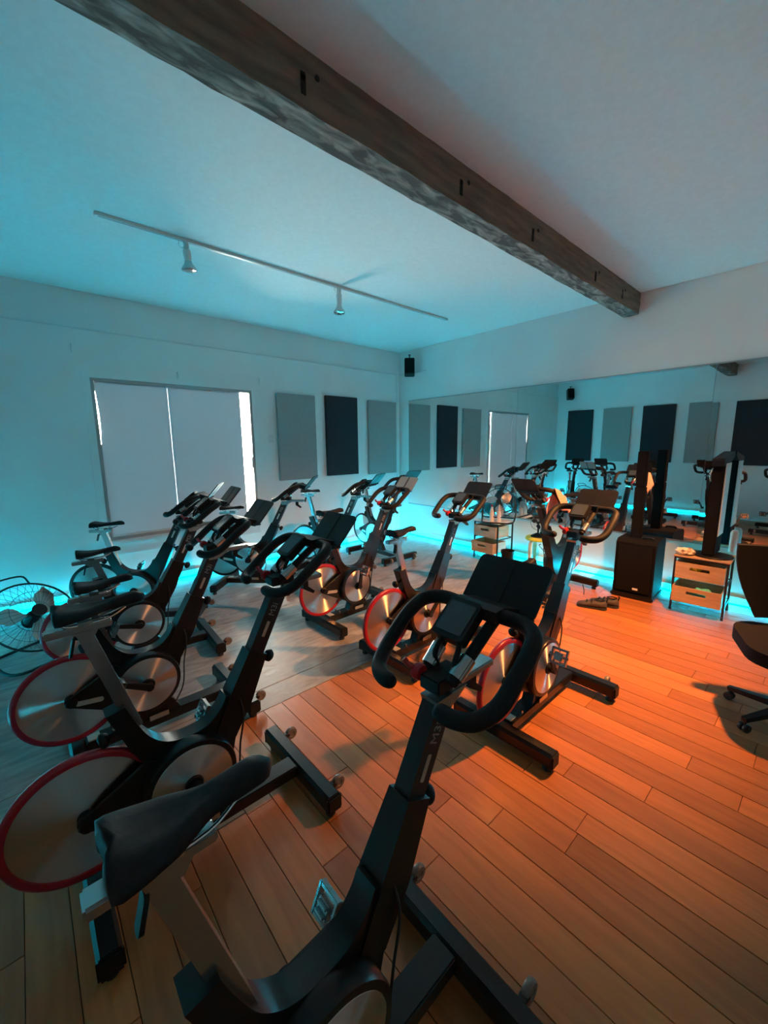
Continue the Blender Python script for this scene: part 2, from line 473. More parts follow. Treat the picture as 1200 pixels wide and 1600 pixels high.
# ------------------------------------------------------------------ acoustic panels
def panel(name_m, loc, rz, w, h, label, grp):
    b = mk(); box(b, -w/2, w/2, -.05, -.002, 0, h)
    o = obj('acoustic_panel', b, name_m, None, bevel=.004, loc=loc); o.rotation_euler = (0, 0, rz)
    tag(o, label, 'wall panel', grp)
g = 'acoustic panels on the window wall'
panel('pgrey', (3.112, YB-FT, 1.145), 0, .63, 1.24, 'grey felt panel right beside the window, left of the charcoal one', g)
panel('pblack', (3.93, YB-FT, 1.168), 0, .615, 1.24, 'charcoal felt panel in the middle of three on the window wall', g)
panel('pgrey', (4.795, YB-FT, 1.143), 0, .64, 1.243, 'grey felt panel nearest the corner on the window wall', g)
g = 'acoustic panels on the left wall seen in the mirror'
for (y0, y1, mm, lb) in ((4.458, 5.11, 'pblack', 'charcoal felt panel nearest the corner in the mirror reflection'),
                     (3.545, 4.20, 'pgrey', 'grey felt panel second from the corner in the mirror reflection'),
                     (2.635, 3.30, 'pblack', 'charcoal felt panel behind the speaker column in the mirror reflection'),
                     (1.885, 2.39, 'pgrey', 'narrow grey felt panel left of the mirror seam in the reflection'),
                     (.95, 1.59, 'pblack', 'charcoal felt panel at the right edge of the mirror reflection')):
    panel(mm, (XL, (y0+y1)/2, 1.16), PI/2, y1-y0, 1.34, lb, g)

# ------------------------------------------------------------------ mirrors
seams = [5.20, 3.075, .915, -1.25, -3.38]
lbs = ['wall mirror panel nearest the corner beside the window wall', 'middle wall mirror panel behind the cart and black speaker column', 'right wall mirror panel behind the wooden drawer cart and office chair', 'wall mirror panel out past the right edge of the view']
for i in range(4):
    y1, y0 = seams[i]-.0015, seams[i+1]+.0015
    b = mk(); box(b, -.006, 0, -(y1-y0)/2, (y1-y0)/2, 0, 1.81)
    o = obj('mirror_panel', b, 'mirror', None, loc=(XM-.004, (y0+y1)/2, .59))
    if i == 2: o.rotation_euler = (0, math.radians(.12), math.radians(-.08)); o.location.x -= .003
    tag(o, lbs[i], 'mirror', 'wall mirror panels')
b = mk(); box(b, XM-.02, XM, YF+.02, 5.20, .575, .589); struct('trim_2', b, 'alum')
b = mk(); box(b, XM-.02, XM, YF+.02, 5.20, 2.401, 2.412); struct('trim_3', b, 'alum')

# ------------------------------------------------------------------ LED strips
def led(x0, x1, y0, y1, label, m='led'):
    b = mk(); box(b, x0, x1, y0, y1, .004, .016)
    o = obj('led_strip', b, m, None); tag(o, label, 'light strip', 'cyan light strips at the foot of the walls')
led(XL+.03, 5.22, YB-FT-.034, YB-FT-.022, 'glowing cyan light strip along the foot of the window wall')
led(XM-.034, XM-.022, -.6, YB-FT-.04, 'glowing cyan light strip along the foot of the mirror wall')
led(XL+.022, XL+.034, 1.8, YB-FT-.04, 'glowing cyan light strip along the foot of the left wall, seen in the mirror', 'led2')

# ------------------------------------------------------------------ track lights
def track(x0, x1, y, label):
    t = thing('light_track', label, 'light track', ((x0+x1)/2, y, ZC))
    w = (x1-x0)/2
    b = mk(); box(b, -w, w, -.018, .018, -.022, 0); obj('rail', b, 'trim', t, bevel=.002)
    b = mk(); box(b, -w+.01, w-.01, -.007, .007, -.0235, -.02); obj('slot', b, 'alum', t)
    for s in (-1, 1):
        b = mk(); box(b, -.012+s*w, .012+s*w, -.019, .019, -.024, 0); obj('end_cap', b, 'trim', t, bevel=.002)
track(.59, 4.34, 3.61, 'long pale light track on the ceiling with two spot heads')
def head(x, y, label, tilt=(0., 0.), ln=.10, lit=False):
    t = thing('spot_head', label, 'spotlight', (x, y, ZC-.024), 0, 'spot heads on the ceiling tracks')
    b = mk(); box(b, -.014, .014, -.02, .02, -.045, 0); obj('adapter', b, 'trim', t, bevel=.003)
    mt = Matrix.Translation((0, 0, -.05)) @ Matrix.Rotation(tilt[0], 4, 'X') @ Matrix.Rotation(tilt[1], 4, 'Y')
    b = mk(); lathe(b, [(0, 0), (.027, -.002), (.030, -.02), (.026, -ln), (0, -ln)], 20, mt); obj('lamp_holder', b, 'trim', t, smooth=.7)
    b = mk(); lathe(b, [(0, -ln), (.026, -ln-.004), (.03, -ln-.02), (.052, -ln-.05), (.058, -ln-.065), (.055, -ln-.074)], 24, mt); obj('bulb', b, 'silver', t, smooth=.9)
    b = mk(); lathe(b, [(.055, -ln-.074), (.03, -ln-.082), (0, -ln-.084)], 24, mt); obj('bulb_face', b, 'bulb' if lit else 'chrome', t, smooth=1.2)
    b = mk(); tube(b, [Vector((-.035, 0, -.02))+Vector((.02*math.cos(a), 0, .026*math.sin(a))) for a in [2*PI*k/14 for k in range(14)]], .0022, 6, closed=True); obj('wire_loop', b, 'trim', t, smooth=2.)
    return t, mt, ln
head(1.17, 3.61, 'left unlit spot head hanging from the long ceiling track', (.1, -.1), .075)
head(2.635, 3.61, 'right unlit spot head hanging from the long ceiling track', (-.05, .05), .115)
track(2.9, 4.6, .1, 'second ceiling light track outside the right edge of the view')
aim = Vector((3.3, 1.9, 0))-Vector(WARM_POS)
t, mt, ln = head(WARM_POS[0], WARM_POS[1], 'lit orange spot head on the second ceiling track', (0, 0), .08, True)
sl = D.lights.new('warm_spot', 'SPOT'); sl.energy = WARM_W; sl.color = WARM_COL; sl.spot_size = math.radians(89); sl.spot_blend = 1.; sl.shadow_soft_size = .06
so = D.objects.new('warm_spot', sl); C.objects.link(so); so.location = (WARM_POS[0], WARM_POS[1], 2.985)
so.rotation_euler = aim.to_track_quat('-Z', 'Y').to_euler()

# ------------------------------------------------------------------ wall speakers
def wall_speaker(loc, rz, label):
    t = thing('wall_speaker', label, 'speaker', loc, rz, 'small black corner speakers')
    mt = Matrix.Rotation(math.radians(-16), 4, 'Y')
    b = mk(); box(b, -.07, .07, -.085, .085, -.14, .14, mt); obj('cabinet', b, 'blackm', t, bevel=.01)
    b = mk(); box(b, .07, .078, -.075, .075, -.13, .13, mt); obj('grille', b, 'grille', t, bevel=.003)
    b = mk(); tube(b, [(0, 0, .13), (-.02, 0, .19), (-.02, 0, .20)], .009, 8); box(b, -.05, .02, -.02, .02, .195, .205); box(b, -.1, .0, -.012, .012, .2, .204); obj('bracket', b, 'black', t)
wall_speaker((5.09, 5.02, 2.93), math.radians(225), 'small black speaker hung high in the corner above the mirror')
wall_speaker((-.76, 5.03, 2.93), math.radians(-40), 'small black speaker high on the left wall, seen in the mirror')

# ------------------------------------------------------------------ spin bike
PU = Vector((.46, 0, .888))            # direction of handlebar post
SU = Vector((-.27, 0, .963))           # direction of seat post
def saddle_bm():
    b = mk(); Ls = .275; n = 22; seg = 20; rings = []
    for i in range(n+1):
        s = i/n; x = Ls*s
        if s < .30: w = .078-.02*(s/.30)**2*.6+.0
        elif s < .62: k = (s-.30)/.32; w = .066-(.066-.030)*(3*k*k-2*k**3)
        else: w = .030-.006*(s-.62)/.38
        if s < .10: w *= math.sqrt(max(.0, 1-((.10-s)/.10)**2))*.55+.45
        if s > .90: w *= math.sqrt(max(.02, 1-((s-.90)/.10)**2))
        zt = .036-.022*math.sin(PI*min(1, s*1.15))*.45+(.012*(1-s*3) if s < .33 else 0)-(.018*((s-.85)/.15)**2 if s > .85 else 0)
        zb = -.012+.018*s if s > .25 else -.012+.004
        ring = []
        for k in range(seg):
            a = 2*PI*k/seg; cy, sz = math.cos(a), math.sin(a)
            e = .75
            yy = w*math.copysign(abs(cy)**e, cy); zz = math.copysign(abs(sz)**e, sz)
            z = zt*zz if zz > 0 else -zb*zz if zb < 0 else zb*0-.004*abs(zz)
            if zz > 0: z -= .010*(1-abs(cy))**2 * (1 if s < .6 else .4) * 0.8
            notch = .030*math.exp(-(yy/.032)**2)*max(0, 1-s*5)
            xx = x+notch
            ring.append(b.verts.new((xx, yy, z)))
        rings.append(ring)
    for A, B2 in zip(rings, rings[1:]):
        for k in range(seg): b.faces.new((A[k], A[(k+1) % seg], B2[(k+1) % seg], B2[k]))
    b.faces.new(rings[0]); b.faces.new(rings[-1]); return b
def text_obj(name, s, size, mtx, m, parent):
    cu = D.curves.new(name, 'FONT'); cu.body = s; cu.size = size; cu.extrude = .0006; cu.align_x = 'CENTER'; cu.align_y = 'CENTER'
    o = D.objects.new(name, cu); C.objects.link(o); dg = bpy.context.evaluated_depsgraph_get(); dg.update()
    me = D.meshes.new_from_object(o.evaluated_get(dg)); D.objects.remove(o); me.materials.clear(); me.materials.append(M[m])
    o = D.objects.new(name, me); C.objects.link(o); o.parent = parent; o.matrix_local = mtx; o['kind'] = 'stuff'; del o['kind']; return o
def make_bike():
    t = thing('spin_bike', 'x', 'exercise bike', (0, 0, 0), 0, 'spin bikes')
    # base
    b = mk(); box(b, .035, .805, -.045, .045, .055, .112); obj('base_beam', b, 'black', t, bevel=.005)
    for x in (0, .84):
        b = mk(); prism(b, [(x-.036, .04), (x+.036, .04), (x+.036, .095), (x+.024, .112), (x-.024, .112), (x-.036, .095)], -.30, .30)
        o = obj('stabilizer_bar', b, 'black', t, bevel=.004)
        for s in (-1, 1):
            b = mk(); box(b, x-.038, x+.038, s*.30-.012, s*.30+.012, .03, .108); obj('end_cap', b, 'blackm', o, bevel=.008)
            b = mk(); lathe(b, [(0, 0), (.022, 0), (.024, .012), (.012, .032), (0, .032)], 14, Matrix.Translation((x, s*.27, 0))); obj('levelling_foot', b, 'rubber', o, smooth=.8)
    for s in (-1, 1):
        b = mk(); box(b, .868, .905, s*.222-.014, s*.222+.014, .07, .092); o = obj('transport_wheel', b, 'black', t, bevel=.003)
        b = mk(); lathe(b, [(0, -.011), (.014, -.011), (.016, -.012), (.029, -.012), (.033, -.006), (.033, .006), (.029, .012), (.016, .012), (.014, .009), (0, .009)], 20, ymtx(.918, s*.222, .078)); w = obj('tyre', b, 'wheel', o, smooth=.7)
    b = mk(); box(b, .045, .10, -.03, .03, .112, .118); obj('base_label', b, 'label', t, bevel=.001)
    for s in (-1, 1):
        b = mk(); tube(b, [(.16, s*.03, .112), (.16, s*.03, .13)], .009, 10); obj('base_bolt', b, 'silver', t, smooth=.7)
        b = mk(); box(b, .33, .43, s*.048-.004, s*.048+.004, .10, .13); obj('base_bracket', b, 'silver', t, bevel=.001)
    # frame foot
    b = mk(); prism(b, [(.27, .108), (.50, .108), (.47, .17), (.43, .22), (.30, .22), (.29, .16)], -.035, .035); obj('frame_foot', b, 'black', t, bevel=.006)
    # main swoop frame
    top = catmull([(.150, 0, .735), (.178, 0, .66), (.215, 0, .585), (.27, 0, .535), (.34, 0, .518), (.42, 0, .528), (.475, 0, .575), (.50, 0, .62)], 4)
    rest = [(.56, .60), (.535, .50), (.53, .43), (.50, .30), (.44, .21), (.33, .175), (.24, .22), (.195, .33), (.205, .43), (.185, .49), (.150, .56), (.115, .66), (.090, .725)]
    poly = [(p.x, p.z) for p in top]+rest
    b = mk(); prism(b, poly, -.034, .034); obj('main_frame', b, 'black', t, bevel=.007, smooth=.6)
    # post sleeve
    p0 = Vector((.485, 0, .44)); p1 = p0+PU*.16; p2 = p0+PU*.36
    b = mk(); bar(b, p0, p1, .075, .095, .085, .11); bar(b, p1, p2, .085, .11, .072, .088); obj('post_sleeve', b, 'black', t, bevel=.010, smooth=.5)
    # housing ring + disc
    cx, cz = .335, .347
    b = mk(); lathe(b, [(.150, -.088), (.168, -.086), (.172, -.078), (.172, -.034), (.150, -.034)], 48, Matrix.Translation((cx, 0, cz)) @ Matrix.Rotation(-PI/2, 4, 'X')); obj('belt_guard', b, 'black', t, smooth=.6)
    b = mk(); lathe(b, [(0, .0), (.148, .0), (.152, .003), (.152, .006), (0, .006)], 56, Matrix.Translation((cx, -.088, cz)) @ Matrix.Rotation(-PI/2, 4, 'X')); d = obj('crank_disc', b, 'disc', t, smooth=.5)
    b = mk(); lathe(b, [(0, -.098), (.030, -.098), (.034, -.094), (.034, -.085), (0, -.085)], 24, Matrix.Translation((cx, 0, cz)) @ Matrix.Rotation(-PI/2, 4, 'X')); obj('bottom_bracket', b, 'blackm', t, smooth=.6)
    # flywheel
    b = mk(); lathe(b, [(0, .0), (.03, .0), (.212, .001), (.212, .009), (0, .010)], 64, Matrix.Translation((0, -.005, .37)) @ Matrix.Rotation(-PI/2, 4, 'X')); fw = obj('flywheel', b, 'disc', t, smooth=.5)
    b = mk(); lathe(b, [(.211, -.012), (.226, -.014), (.236, -.010), (.239, 0), (.236, .010), (.226, .014), (.211, .012), (.211, -.012)], 64, ymtx(0, 0, .37)); rim = obj('flywheel_rim', b, 'red', t, smooth=.9)
    b = mk(); lathe(b, [(0, -.06), (.022, -.06), (.026, -.05), (.026, .05), (.022, .06), (0, .06)], 20, ymtx(0, 0, .37)); obj('hub', b, 'blackm', t, smooth=.7)
    for s in (-1, 1):
        b = mk(); st = [(-.028, .378), (-.026, .354), (-.005, .342), (.14, .262), (.25, .205), (.27, .33), (.24, .46), (.20, .50), (.12, .455), (.0, .396), (-.018, .394)]
        prism(b, st, s*.036-.007, s*.036+.007); o = obj('flywheel_stay', b, 'black', t, bevel=.004)
        b = mk(); mt = frame_mtx((.075, s*.0445, .345), (.98, 0, -.16), (0, 0, 1)); plate(b, .12, .026, .012, .003, mt); obj('stay_badge', b, 'label' if s < 0 else 'label', o, smooth=.6)
    # calliper lever on post
    k = Vector((.60, 0, .68))+PU*.17; nrm = Vector((.888, 0, -.46))
    # knobs
    kp = p0+PU*.345; q = kp+nrm*.045
    b = mk(); tube(b, [kp, kp+nrm*.07], .009, 10); lathe(b, [(0, 0), (.017, .002), (.026, .012), (.027, .024), (.018, .034), (0, .036)], 18, Matrix.Translation(kp+nrm*.06) @ nrm.to_track_quat('Z', 'Y').to_matrix().to_4x4()); obj('post_knob', b, 'blackm', t, smooth=.9)
    sp = Vector((.135, 0, .64)); sn = Vector((-.963, 0, -.27))
    b = mk(); tube(b, [sp, sp+sn*.05], .009, 10); lathe(b, [(0, 0), (.017, .002), (.026, .012), (.027, .024), (.018, .034), (0, .036)], 18, Matrix.Translation(sp+sn*.04) @ sn.to_track_quat('Z', 'Y').to_matrix().to_4x4()); obj('seat_knob', b, 'blackm', t, smooth=.9)
    # seat assembly (moves along SU)
    s0 = Vector((.195, 0, .58)); s1 = s0+SU*.44
    b = mk(); bar(b, s0, s1, .034, .044); sp_ = obj('seat_post', b, 'silver', t, bevel=.006, smooth=.5)
    b = mk(); z = s1.z; box(b, s1.x-.11, s1.x+.075, -.021, .021, z-.012, z+.012); prism(b, [(s1.x-.04, z-.01), (s1.x+.035, z-.01), (s1.x+.02, z-.035), (s1.x-.012, z-.035)], -.019, .019); obj('seat_slider', b, 'silver', sp_, bevel=.004)
    b = mk(); tube(b, [(s1.x-.02, -.0, z-.01), (s1.x-.03, -.01, z-.035)], .008, 8); mt = frame_mtx((s1.x-.042, -.012, z-.058), (-.25, -.05, -1), (0, 1, 0)); plate(b, .065, .026, .01, .008, mt); obj('slider_lever', b, 'blackm', sp_, smooth=.6)
    b = mk()
    for s in (-1, 1): tube(b, catmull([(s1.x-.07, s*.02, z+.035), (s1.x-.04, s*.022, z+.018), (s1.x+.06, s*.020, z+.018), (s1.x+.12, s*.008, z+.04)], 4), .0035, 8)
    box(b, s1.x-.02, s1.x+.02, -.028, .028, z+.010, z+.026); obj('saddle_rail', b, 'chrome', sp_, smooth=.6)
    sd = obj('saddle', saddle_bm(), 'saddle', sp_, smooth=3.1); sd.location = (s1.x-.092, 0, z+.045); global SADX; SADX = s1.x-.092; sd.rotation_euler = (0, math.radians(-2), 0)
    # handlebar assembly (moves along PU)
    h0 = Vector((.54, 0, .55)); h1 = Vector((.775, 0, 1.005))
    b = mk(); bar(b, h0, h1, .052, .068, .052, .066); hp = obj('handlebar_post', b, 'dgrey', t, bevel=.007, smooth=.5)
    b = mk(); box(b, .80, 1.0, -.024, .024, 1.018, 1.040); prism(b, [(.735, 1.02), (.86, 1.02), (.80, .985), (.745, .985)], -.03, .03); obj('stem_slider', b, 'silver', hp, bevel=.004)
    b = mk(); box(b, .735, .845, -.034, .034, 1.036, 1.076); obj('stem_clamp', b, 'blackm', hp, bevel=.004)
    b = mk(); prism(b, [(.90, 1.02), (.93, 1.02), (.93, .985), (.965, .955), (.955, .945), (.90, .98)], -.011, .011); obj('stem_lever', b, 'blackm', hp, bevel=.003)
    side = [(.605, .075, 1.045), (.612, .125, 1.042), (.64, .168, 1.047), (.69, .192, 1.072), (.745, .198, 1.115), (.80, .198, 1.155), (.85, .185, 1.182), (.882, .14, 1.192), (.885, .07, 1.192), (.885, 0, 1.192)]
    side = [(x+.07, y, z+.01) for x, y, z in side]
    pts = [(x, -y, z) for x, y, z in side]+[(x, y, z) for x, y, z in reversed(side[:-1])]
    b = mk(); pp = catmull(pts, 5); rr = [.0215]*len(pp); rr[0] = rr[-1] = .015; rr[1] = rr[-2] = .020
    tube(b, pp, .0215, 14, rr=rr); obj('handlebar', b, 'foam', hp, smooth=1.2)
    for s in (-1, 1):
        b = mk(); tube(b, catmull([(.77, s*.045, 1.065), (.83, s*.05, 1.11), (.90, s*.056, 1.165), (.955, s*.058, 1.20)], 4), .0165, 12); o = obj('aero_bar', b, 'foam', hp, smooth=1.)
    for s in (-1, 1):
        b = mk(); tube(b, [(.785, s*.046, 1.076), (.835, s*.05, 1.114)], .0215, 16); obj('bar_collar', b, 'silver', hp, smooth=.7)
    # display
    dn = Vector((-.62, 0, .78)); mt = frame_mtx((.87, 0.012, 1.188), (0, 1, 0), (.78, 0, .62))
    b = mk(); plate(b, .105, .125, .012, .034, mt); disp = obj('display', b, 'blackm', hp, bevel=.004, smooth=.6)
    b = mk(); plate(b, .085, .095, .006, .003, mt @ Matrix.Translation((0, .0, -.0185 if (mt.to_3x3() @ Vector((0, 0, 1))).dot(dn) < 0 else .0185))); sc = obj('display_screen', b, 'screen', hp)
    b = mk(); tube(b, catmull([(.805, .03, 1.07), (.798, .034, 1.11), (.82, .03, 1.145), (.85, .0, 1.16), (.82, -.03, 1.145), (.798, -.034, 1.11), (.805, -.03, 1.07)], 4), .008, 8); obj('display_arch', b, 'blackm', hp, smooth=1.)
    # tray
    tm = frame_mtx((1.088, 0, 1.243), (0, 1, 0), (.66, 0, .75))
    b = mk(); plate(b, .25, .175, .022, .008, tm); tr = obj('tablet_tray', b, 'blackm', hp, bevel=.003, smooth=.6)
    b = mk(); plate(b, .012, .17, .004, .012, tm); obj('tray_rib', b, 'blackm', hp)
    b = mk(); prism(b, [(.91, 1.196), (1.03, 1.160), (1.045, 1.175), (1.04, 1.20), (.96, 1.226), (.92, 1.224)], -.075, .075); obj('tray_bracket', b, 'blackm', hp, bevel=.006)
    b = mk(); box(b, 1.015, 1.05, -.12, .12, 1.172, 1.182); obj('tray_ledge', b, 'blackm', hp, bevel=.003)
    # shift lever
    b = mk(); lathe(b, [(0, -.012), (.02, -.012), (.023, -.006), (.023, .006), (.02, .012), (0, .012)], 18, ymtx(.745, .045, 1.072)); tube(b, catmull([(.745, .05, 1.08), (.725, .062, 1.092), (.718, .075, 1.108)], 4), .008, 8); obj('shift_lever', b, 'darkred', hp, smooth=.9)
    # cable
    b = mk(); tube(b, catmull([(.55, -.03, .62), (.56, -.055, .52), (.535, -.06, .40), (.52, -.05, .25), (.47, -.04, .15)], 5), .004, 6); obj('cable', b, 'rubber', t, smooth=1.)
    mt = frame_mtx(Vector((.60, -.0305, .68))+PU*.1, (.46, 0, .888), (-.888, 0, .46)); 
    b = mk(); plate(b, .07, .014, .004, .0012, frame_mtx(h0+PU*.34+Vector((0, -.0268, 0)), (.46, 0, .888), (-.888, 0, .46))); obj('height_scale', b, 'label', hp)
    text_obj('logo_text', 'M3i', .04, frame_mtx(h0+PU*.43+Vector((0, -.0268, 0)), (.46, 0, .888), (-.888, 0, .46)), 'dimlabel', hp)
    # cranks
    for s in (-1, 1):
        cr = D.objects.new('crank_arm', None)
        b = mk(); y = s*.125
        bar(b, (0, y, 0), (.165, y+s*.01, 0), .014, .036, .014, .026); lathe(b, [(0, -.02), (.02, -.02), (.02, .02), (0, .02)], 16, ymtx(0, s*.115, 0)); 
        arm = obj('crank_arm', b, 'blackm', t, bevel=.004, smooth=.6); arm.location = (cx, 0, cz)
        b = mk(); y = s*.185; x = .165
        tube(b, [(x, s*.13, 0), (x, s*.235, 0)], .008, 8)
        box(b, x-.045, x-.033, y-.045, y+.045, -.010, .010); box(b, x+.033, x+.045, y-.045, y+.045, -.010, .010)
        box(b, x-.045, x+.045, y-.045, y-.034, -.012, .012); box(b, x-.045, x+.045, y+.034, y+.045, -.012, .012)
        box(b, x-.022, x+.022, y-.024, y+.024, -.018, .018); box(b, x-.016, x-.006, y-.02, y+.02, .018, .028); box(b, x+.006, x+.016, y-.02, y+.02, .018, .026)
        obj('pedal', b, 'silver', arm, bevel=.002)
        arm['side'] = s
    return t
proto = make_bike()
used = False
def bike(x, y, yaw, label, seat=0., post=0., rim='red', crank=20., fore=0.):
    global used
    if used: t = copy_tree(proto_src)
    else: t = proto; used = True
    t.location = (x, y, 0); t.rotation_euler = (0, 0, math.radians(yaw)); t['label'] = label
    for ch in t.children:
        n = ch.name.split('.')[0]
        if n == 'handlebar_post': ch.location = PU*post
        elif n == 'seat_post':
            ch.location = SU*seat
            for g in ch.children:
                g.location.x = (SADX if g.name.startswith('saddle') and not g.name.startswith('saddle_rail') else 0.)+fore
        elif n == 'flywheel_rim' and rim != 'red':
            ch.data = rim_black
        elif n == 'crank_arm':
            a = crank if ch['side'] > 0 else crank+180
            ch.rotation_euler = (0, -math.radians(a), 0)
            for pd in ch.children:
                pd.matrix_local = Matrix.Translation((.165, 0, 0)) @ Matrix.Rotation(math.radians(a-65), 4, 'Y') @ Matrix.Translation((-.165, 0, 0))
    return t
rim0 = [c for c in proto.children if c.name.startswith('flywheel_rim')][0]
rim_black = rim0.data.copy(); rim_black.materials.clear(); rim_black.materials.append(M['black'])
proto_src = proto
bike(0.004, 0.645, 0, 'nearest black spin bike, its handlebar and tablet tray filling the centre', seat=.0, post=-.03, crank=0, fore=.02)
bike(0.026, 1.625, .3, 'spin bike on the left whose red-rimmed flywheel touches the left edge', seat=.055, post=0, crank=38, fore=.01)
bike(0.05, 2.503, .6, 'black spin bike third from the camera in the left row, red-rimmed wheel', seat=-.12, post=-.02, crank=330, fore=.045)
bike(0.194, 3.446, -3.5, 'black spin bike fourth back in the left row, between floor fan and window', seat=-.15, post=0, crank=345, fore=-.02)
bike(0.40, 4.42, -32, 'farthest spin bike of the left row, right under the window, black rim', seat=-.10, post=.0, rim='black', crank=100)
bike(1.659, 4.72, -45.5, 'spin bike below the window daylight gap and first grey panel, black rim', seat=-.12, post=.0, rim='black', crank=240)
bike(2.738, 4.655, -67.7, 'spin bike below the charcoal panel on the window wall, mostly hidden', seat=0, post=.0, rim='black', crank=60)
M['palegrey'] = mat('pale_grey_plastic', (.20, .20, .19), .5)
pale = bike(1.883, 2.952, 1.5, 'spin bike at the centre of the grey floor with red rim and pale tray', seat=.0, post=.0, crank=265)
for ch in pale.children:
    for g_ in ch.children:
        if g_.name.startswith('tablet_tray'):
            g_.data = g_.data.copy(); g_.data.materials[0] = M['palegrey']; g_['label'] = 'pale grey tablet tray'
bike(3.86, 4.82, -91.5, 'spin bike in the far corner beside the mirror, black-rimmed wheel', seat=0, post=.0, rim='black', crank=70)
bike(1.892, 2.09, .8, 'spin bike standing right on the edge of wood and grey floor', seat=-.05, post=.0, crank=230, fore=.02)
bike(1.83, 1.085, .0, 'spin bike on the orange-lit wood right of the nearest bike', seat=-.08, post=.015, crank=300)
instr = bike(4.72, 1.97, 178, 'spin bike facing the class with its back to the mirror, pink towel over it', seat=0, post=0., crank=90)

# pink towel hung over the handlebar of the facing bike
def cloth(name, pts_fn, m, label, cat, nu=16, nv=14, th=.004):
    b = mk(); G = [[b.verts.new(pts_fn(i/nu, j/nv)) for j in range(nv+1)] for i in range(nu+1)]
    for i in range(nu):
        for j in range(nv): b.faces.new((G[i][j], G[i+1][j], G[i+1][j+1], G[i][j+1]))
    o = obj(name, b, m, None, smooth=3.1); md = o.modifiers.new('s', 'SOLIDIFY'); md.thickness = th
    return tag(o, label, cat)
def towel_fn(u, v):
    # hangs over the rear (mirror side) grip of the facing bike
    x = 3.80+.24*u; s = v*2-1
    y = 1.79+.07*math.copysign(min(1, abs(s)*1.2), s)+.008*math.sin(9*u)
    z = 1.215-.10*u-.30*max(0, abs(s)-.15)*(1.0 if s > 0 else .7)+.012*math.sin(7*u+s*3)
    return (x+.01*math.sin(6*s), y, z)
cloth('towel', towel_fn, 'pink', 'pink towel draped over the handlebar of the bike facing the class', 'towel')

# ------------------------------------------------------------------ carts
def cart(loc, rz, label, wood_top, frame_m):
    t = thing('drawer_cart', label, 'cart', loc, rz, 'two-drawer wooden carts')
    # local: front faces -x ; width along y .42 ; depth x .34
    W, Dp, H = .42, .36, .55
    b = mk()
    for x in (.012, Dp-.012):
        for y in (-W/2+.01, W/2-.01): box(b, x-.009, x+.009, y-.009, y+.009, .03, H)
    for z in (.12, .32, H-.012):
        for y in (-W/2+.01, W/2-.01): box(b, .02, Dp-.02, y-.007, y+.007, z-.006, z+.006)
        box(b, Dp-.018, Dp-.006, -W/2, W/2, z-.006, z+.006)
    box(b, .006, .018, -W/2+.01, W/2-.01, H-.018, H-.006)
    obj('cart_frame', b, frame_m, t, bevel=.002)
    b = mk(); box(b, -.005, Dp+.005, -W/2-.006, W/2+.006, H-.004, H+.012); obj('cart_top', b, wood_top, t, bevel=.004)
    for z, dx in ((.345, -.02), (.125, -.075)):
        b = mk(); h = .155 if z > .3 else .15
        w = W/2-.022
        # front with a slot handle
        x0, x1 = dx, dx+.012
        zs0, zs1, ys = z+h*.55, z+h*.76, .075
        for y0, y1, z0, z1 in ((-w, -ys, z, z+h), (ys, w, z, z+h), (-ys, ys, z, zs0), (-ys, ys, zs1, z+h)): box(b, x0, x1, y0, y1, z0, z1)
        box(b, dx+.012, dx+.30, -w, -w+.010, z, z+h); box(b, dx+.012, dx+.30, w-.010, w, z, z+h); box(b, dx+.29, dx+.30, -w+.01, w-.01, z, z+h); box(b, dx+.012, dx+.29, -w+.01, w-.01, z, z+.008)
        bmesh.ops.remove_doubles(b, verts=b.verts[:], dist=.0001)
        obj('drawer', b, 'crate', t)
    for x in (.012, Dp-.012):
        for y in (-W/2+.01, W/2-.01):
            b = mk(); lathe(b, [(0, -.01), (.02, -.01), (.022, 0), (.02, .01), (0, .01)], 14, ymtx(x, y, .022)); obj('caster', b, 'rubber', t, smooth=.8)
    return t
cart((4.66, .755, 0), math.radians(2), 'wooden two-drawer cart under the tall black tower, orange-lit fronts', 'crate', 'dgrey')
cart((4.80, 3.225, 0), math.radians(-4), 'black-framed cart with two pale drawers in front of the far mirror', 'white', 'black')
# things on the near cart
def tower():
    t = thing('tower_stand', 'tall black tower with white side panel on a round base on the cart', 'tower', (4.84, .70, .562), math.radians(0))
    b = mk(); lathe(b, [(0, 0), (.155, 0), (.158, .008), (.15, .016), (0, .022)], 40); obj('round_base', b, 'blackm', t, smooth=.6)
    b = mk(); box(b, -.10, .20, -.02, .075, .018, .90); obj('column_body', b, 'grille', t, bevel=.01)
    b = mk(); box(b, -.05, .195, -.026, -.019, .20, .885); obj('side_panel', b, 'white', t, bevel=.002)
    b = mk(); prism(b, [(-.135, .86), (-.135, .915), (-.11, .93), (.37, .985), (.375, .945), (.20, .89)], -.02, .07); obj('top_arm', b, 'blackm', t, bevel=.008)
    b = mk(); tube(b, catmull([(-.10, .06, .84), (-.135, .07, .80), (-.13, .07, .74), (-.10, .06, .72)], 4), .008, 8); obj('side_handle', b, 'silver', t, smooth=1.)
tower()
def crumple(name, loc, r, m, label, cat, seed=1, h=.5):
    rnd = random.Random(seed); b = mk(); bmesh.ops.create_icosphere(b, subdivisions=4, radius=1.)
    import mathutils.noise as mn
    for v in b.verts:
        n = mn.noise(v.co*2.2+Vector((seed*3, 0, 0)))+.5*mn.noise(v.co*5+Vector((0, seed, 0)))
        p = v.co*(1+.38*n); v.co = Vector((p.x*r[0], p.y*r[1], max(0, p.z*r[2]*h+r[2]*.45)))
    o = obj(name, b, m, None, smooth=3.1, loc=loc); return tag(o, label, cat)
crumple('towel', (4.72, .895, .562), (.06, .075, .07), 'towel', 'crumpled cream towel on the corner of the near cart', 'towel', 3)
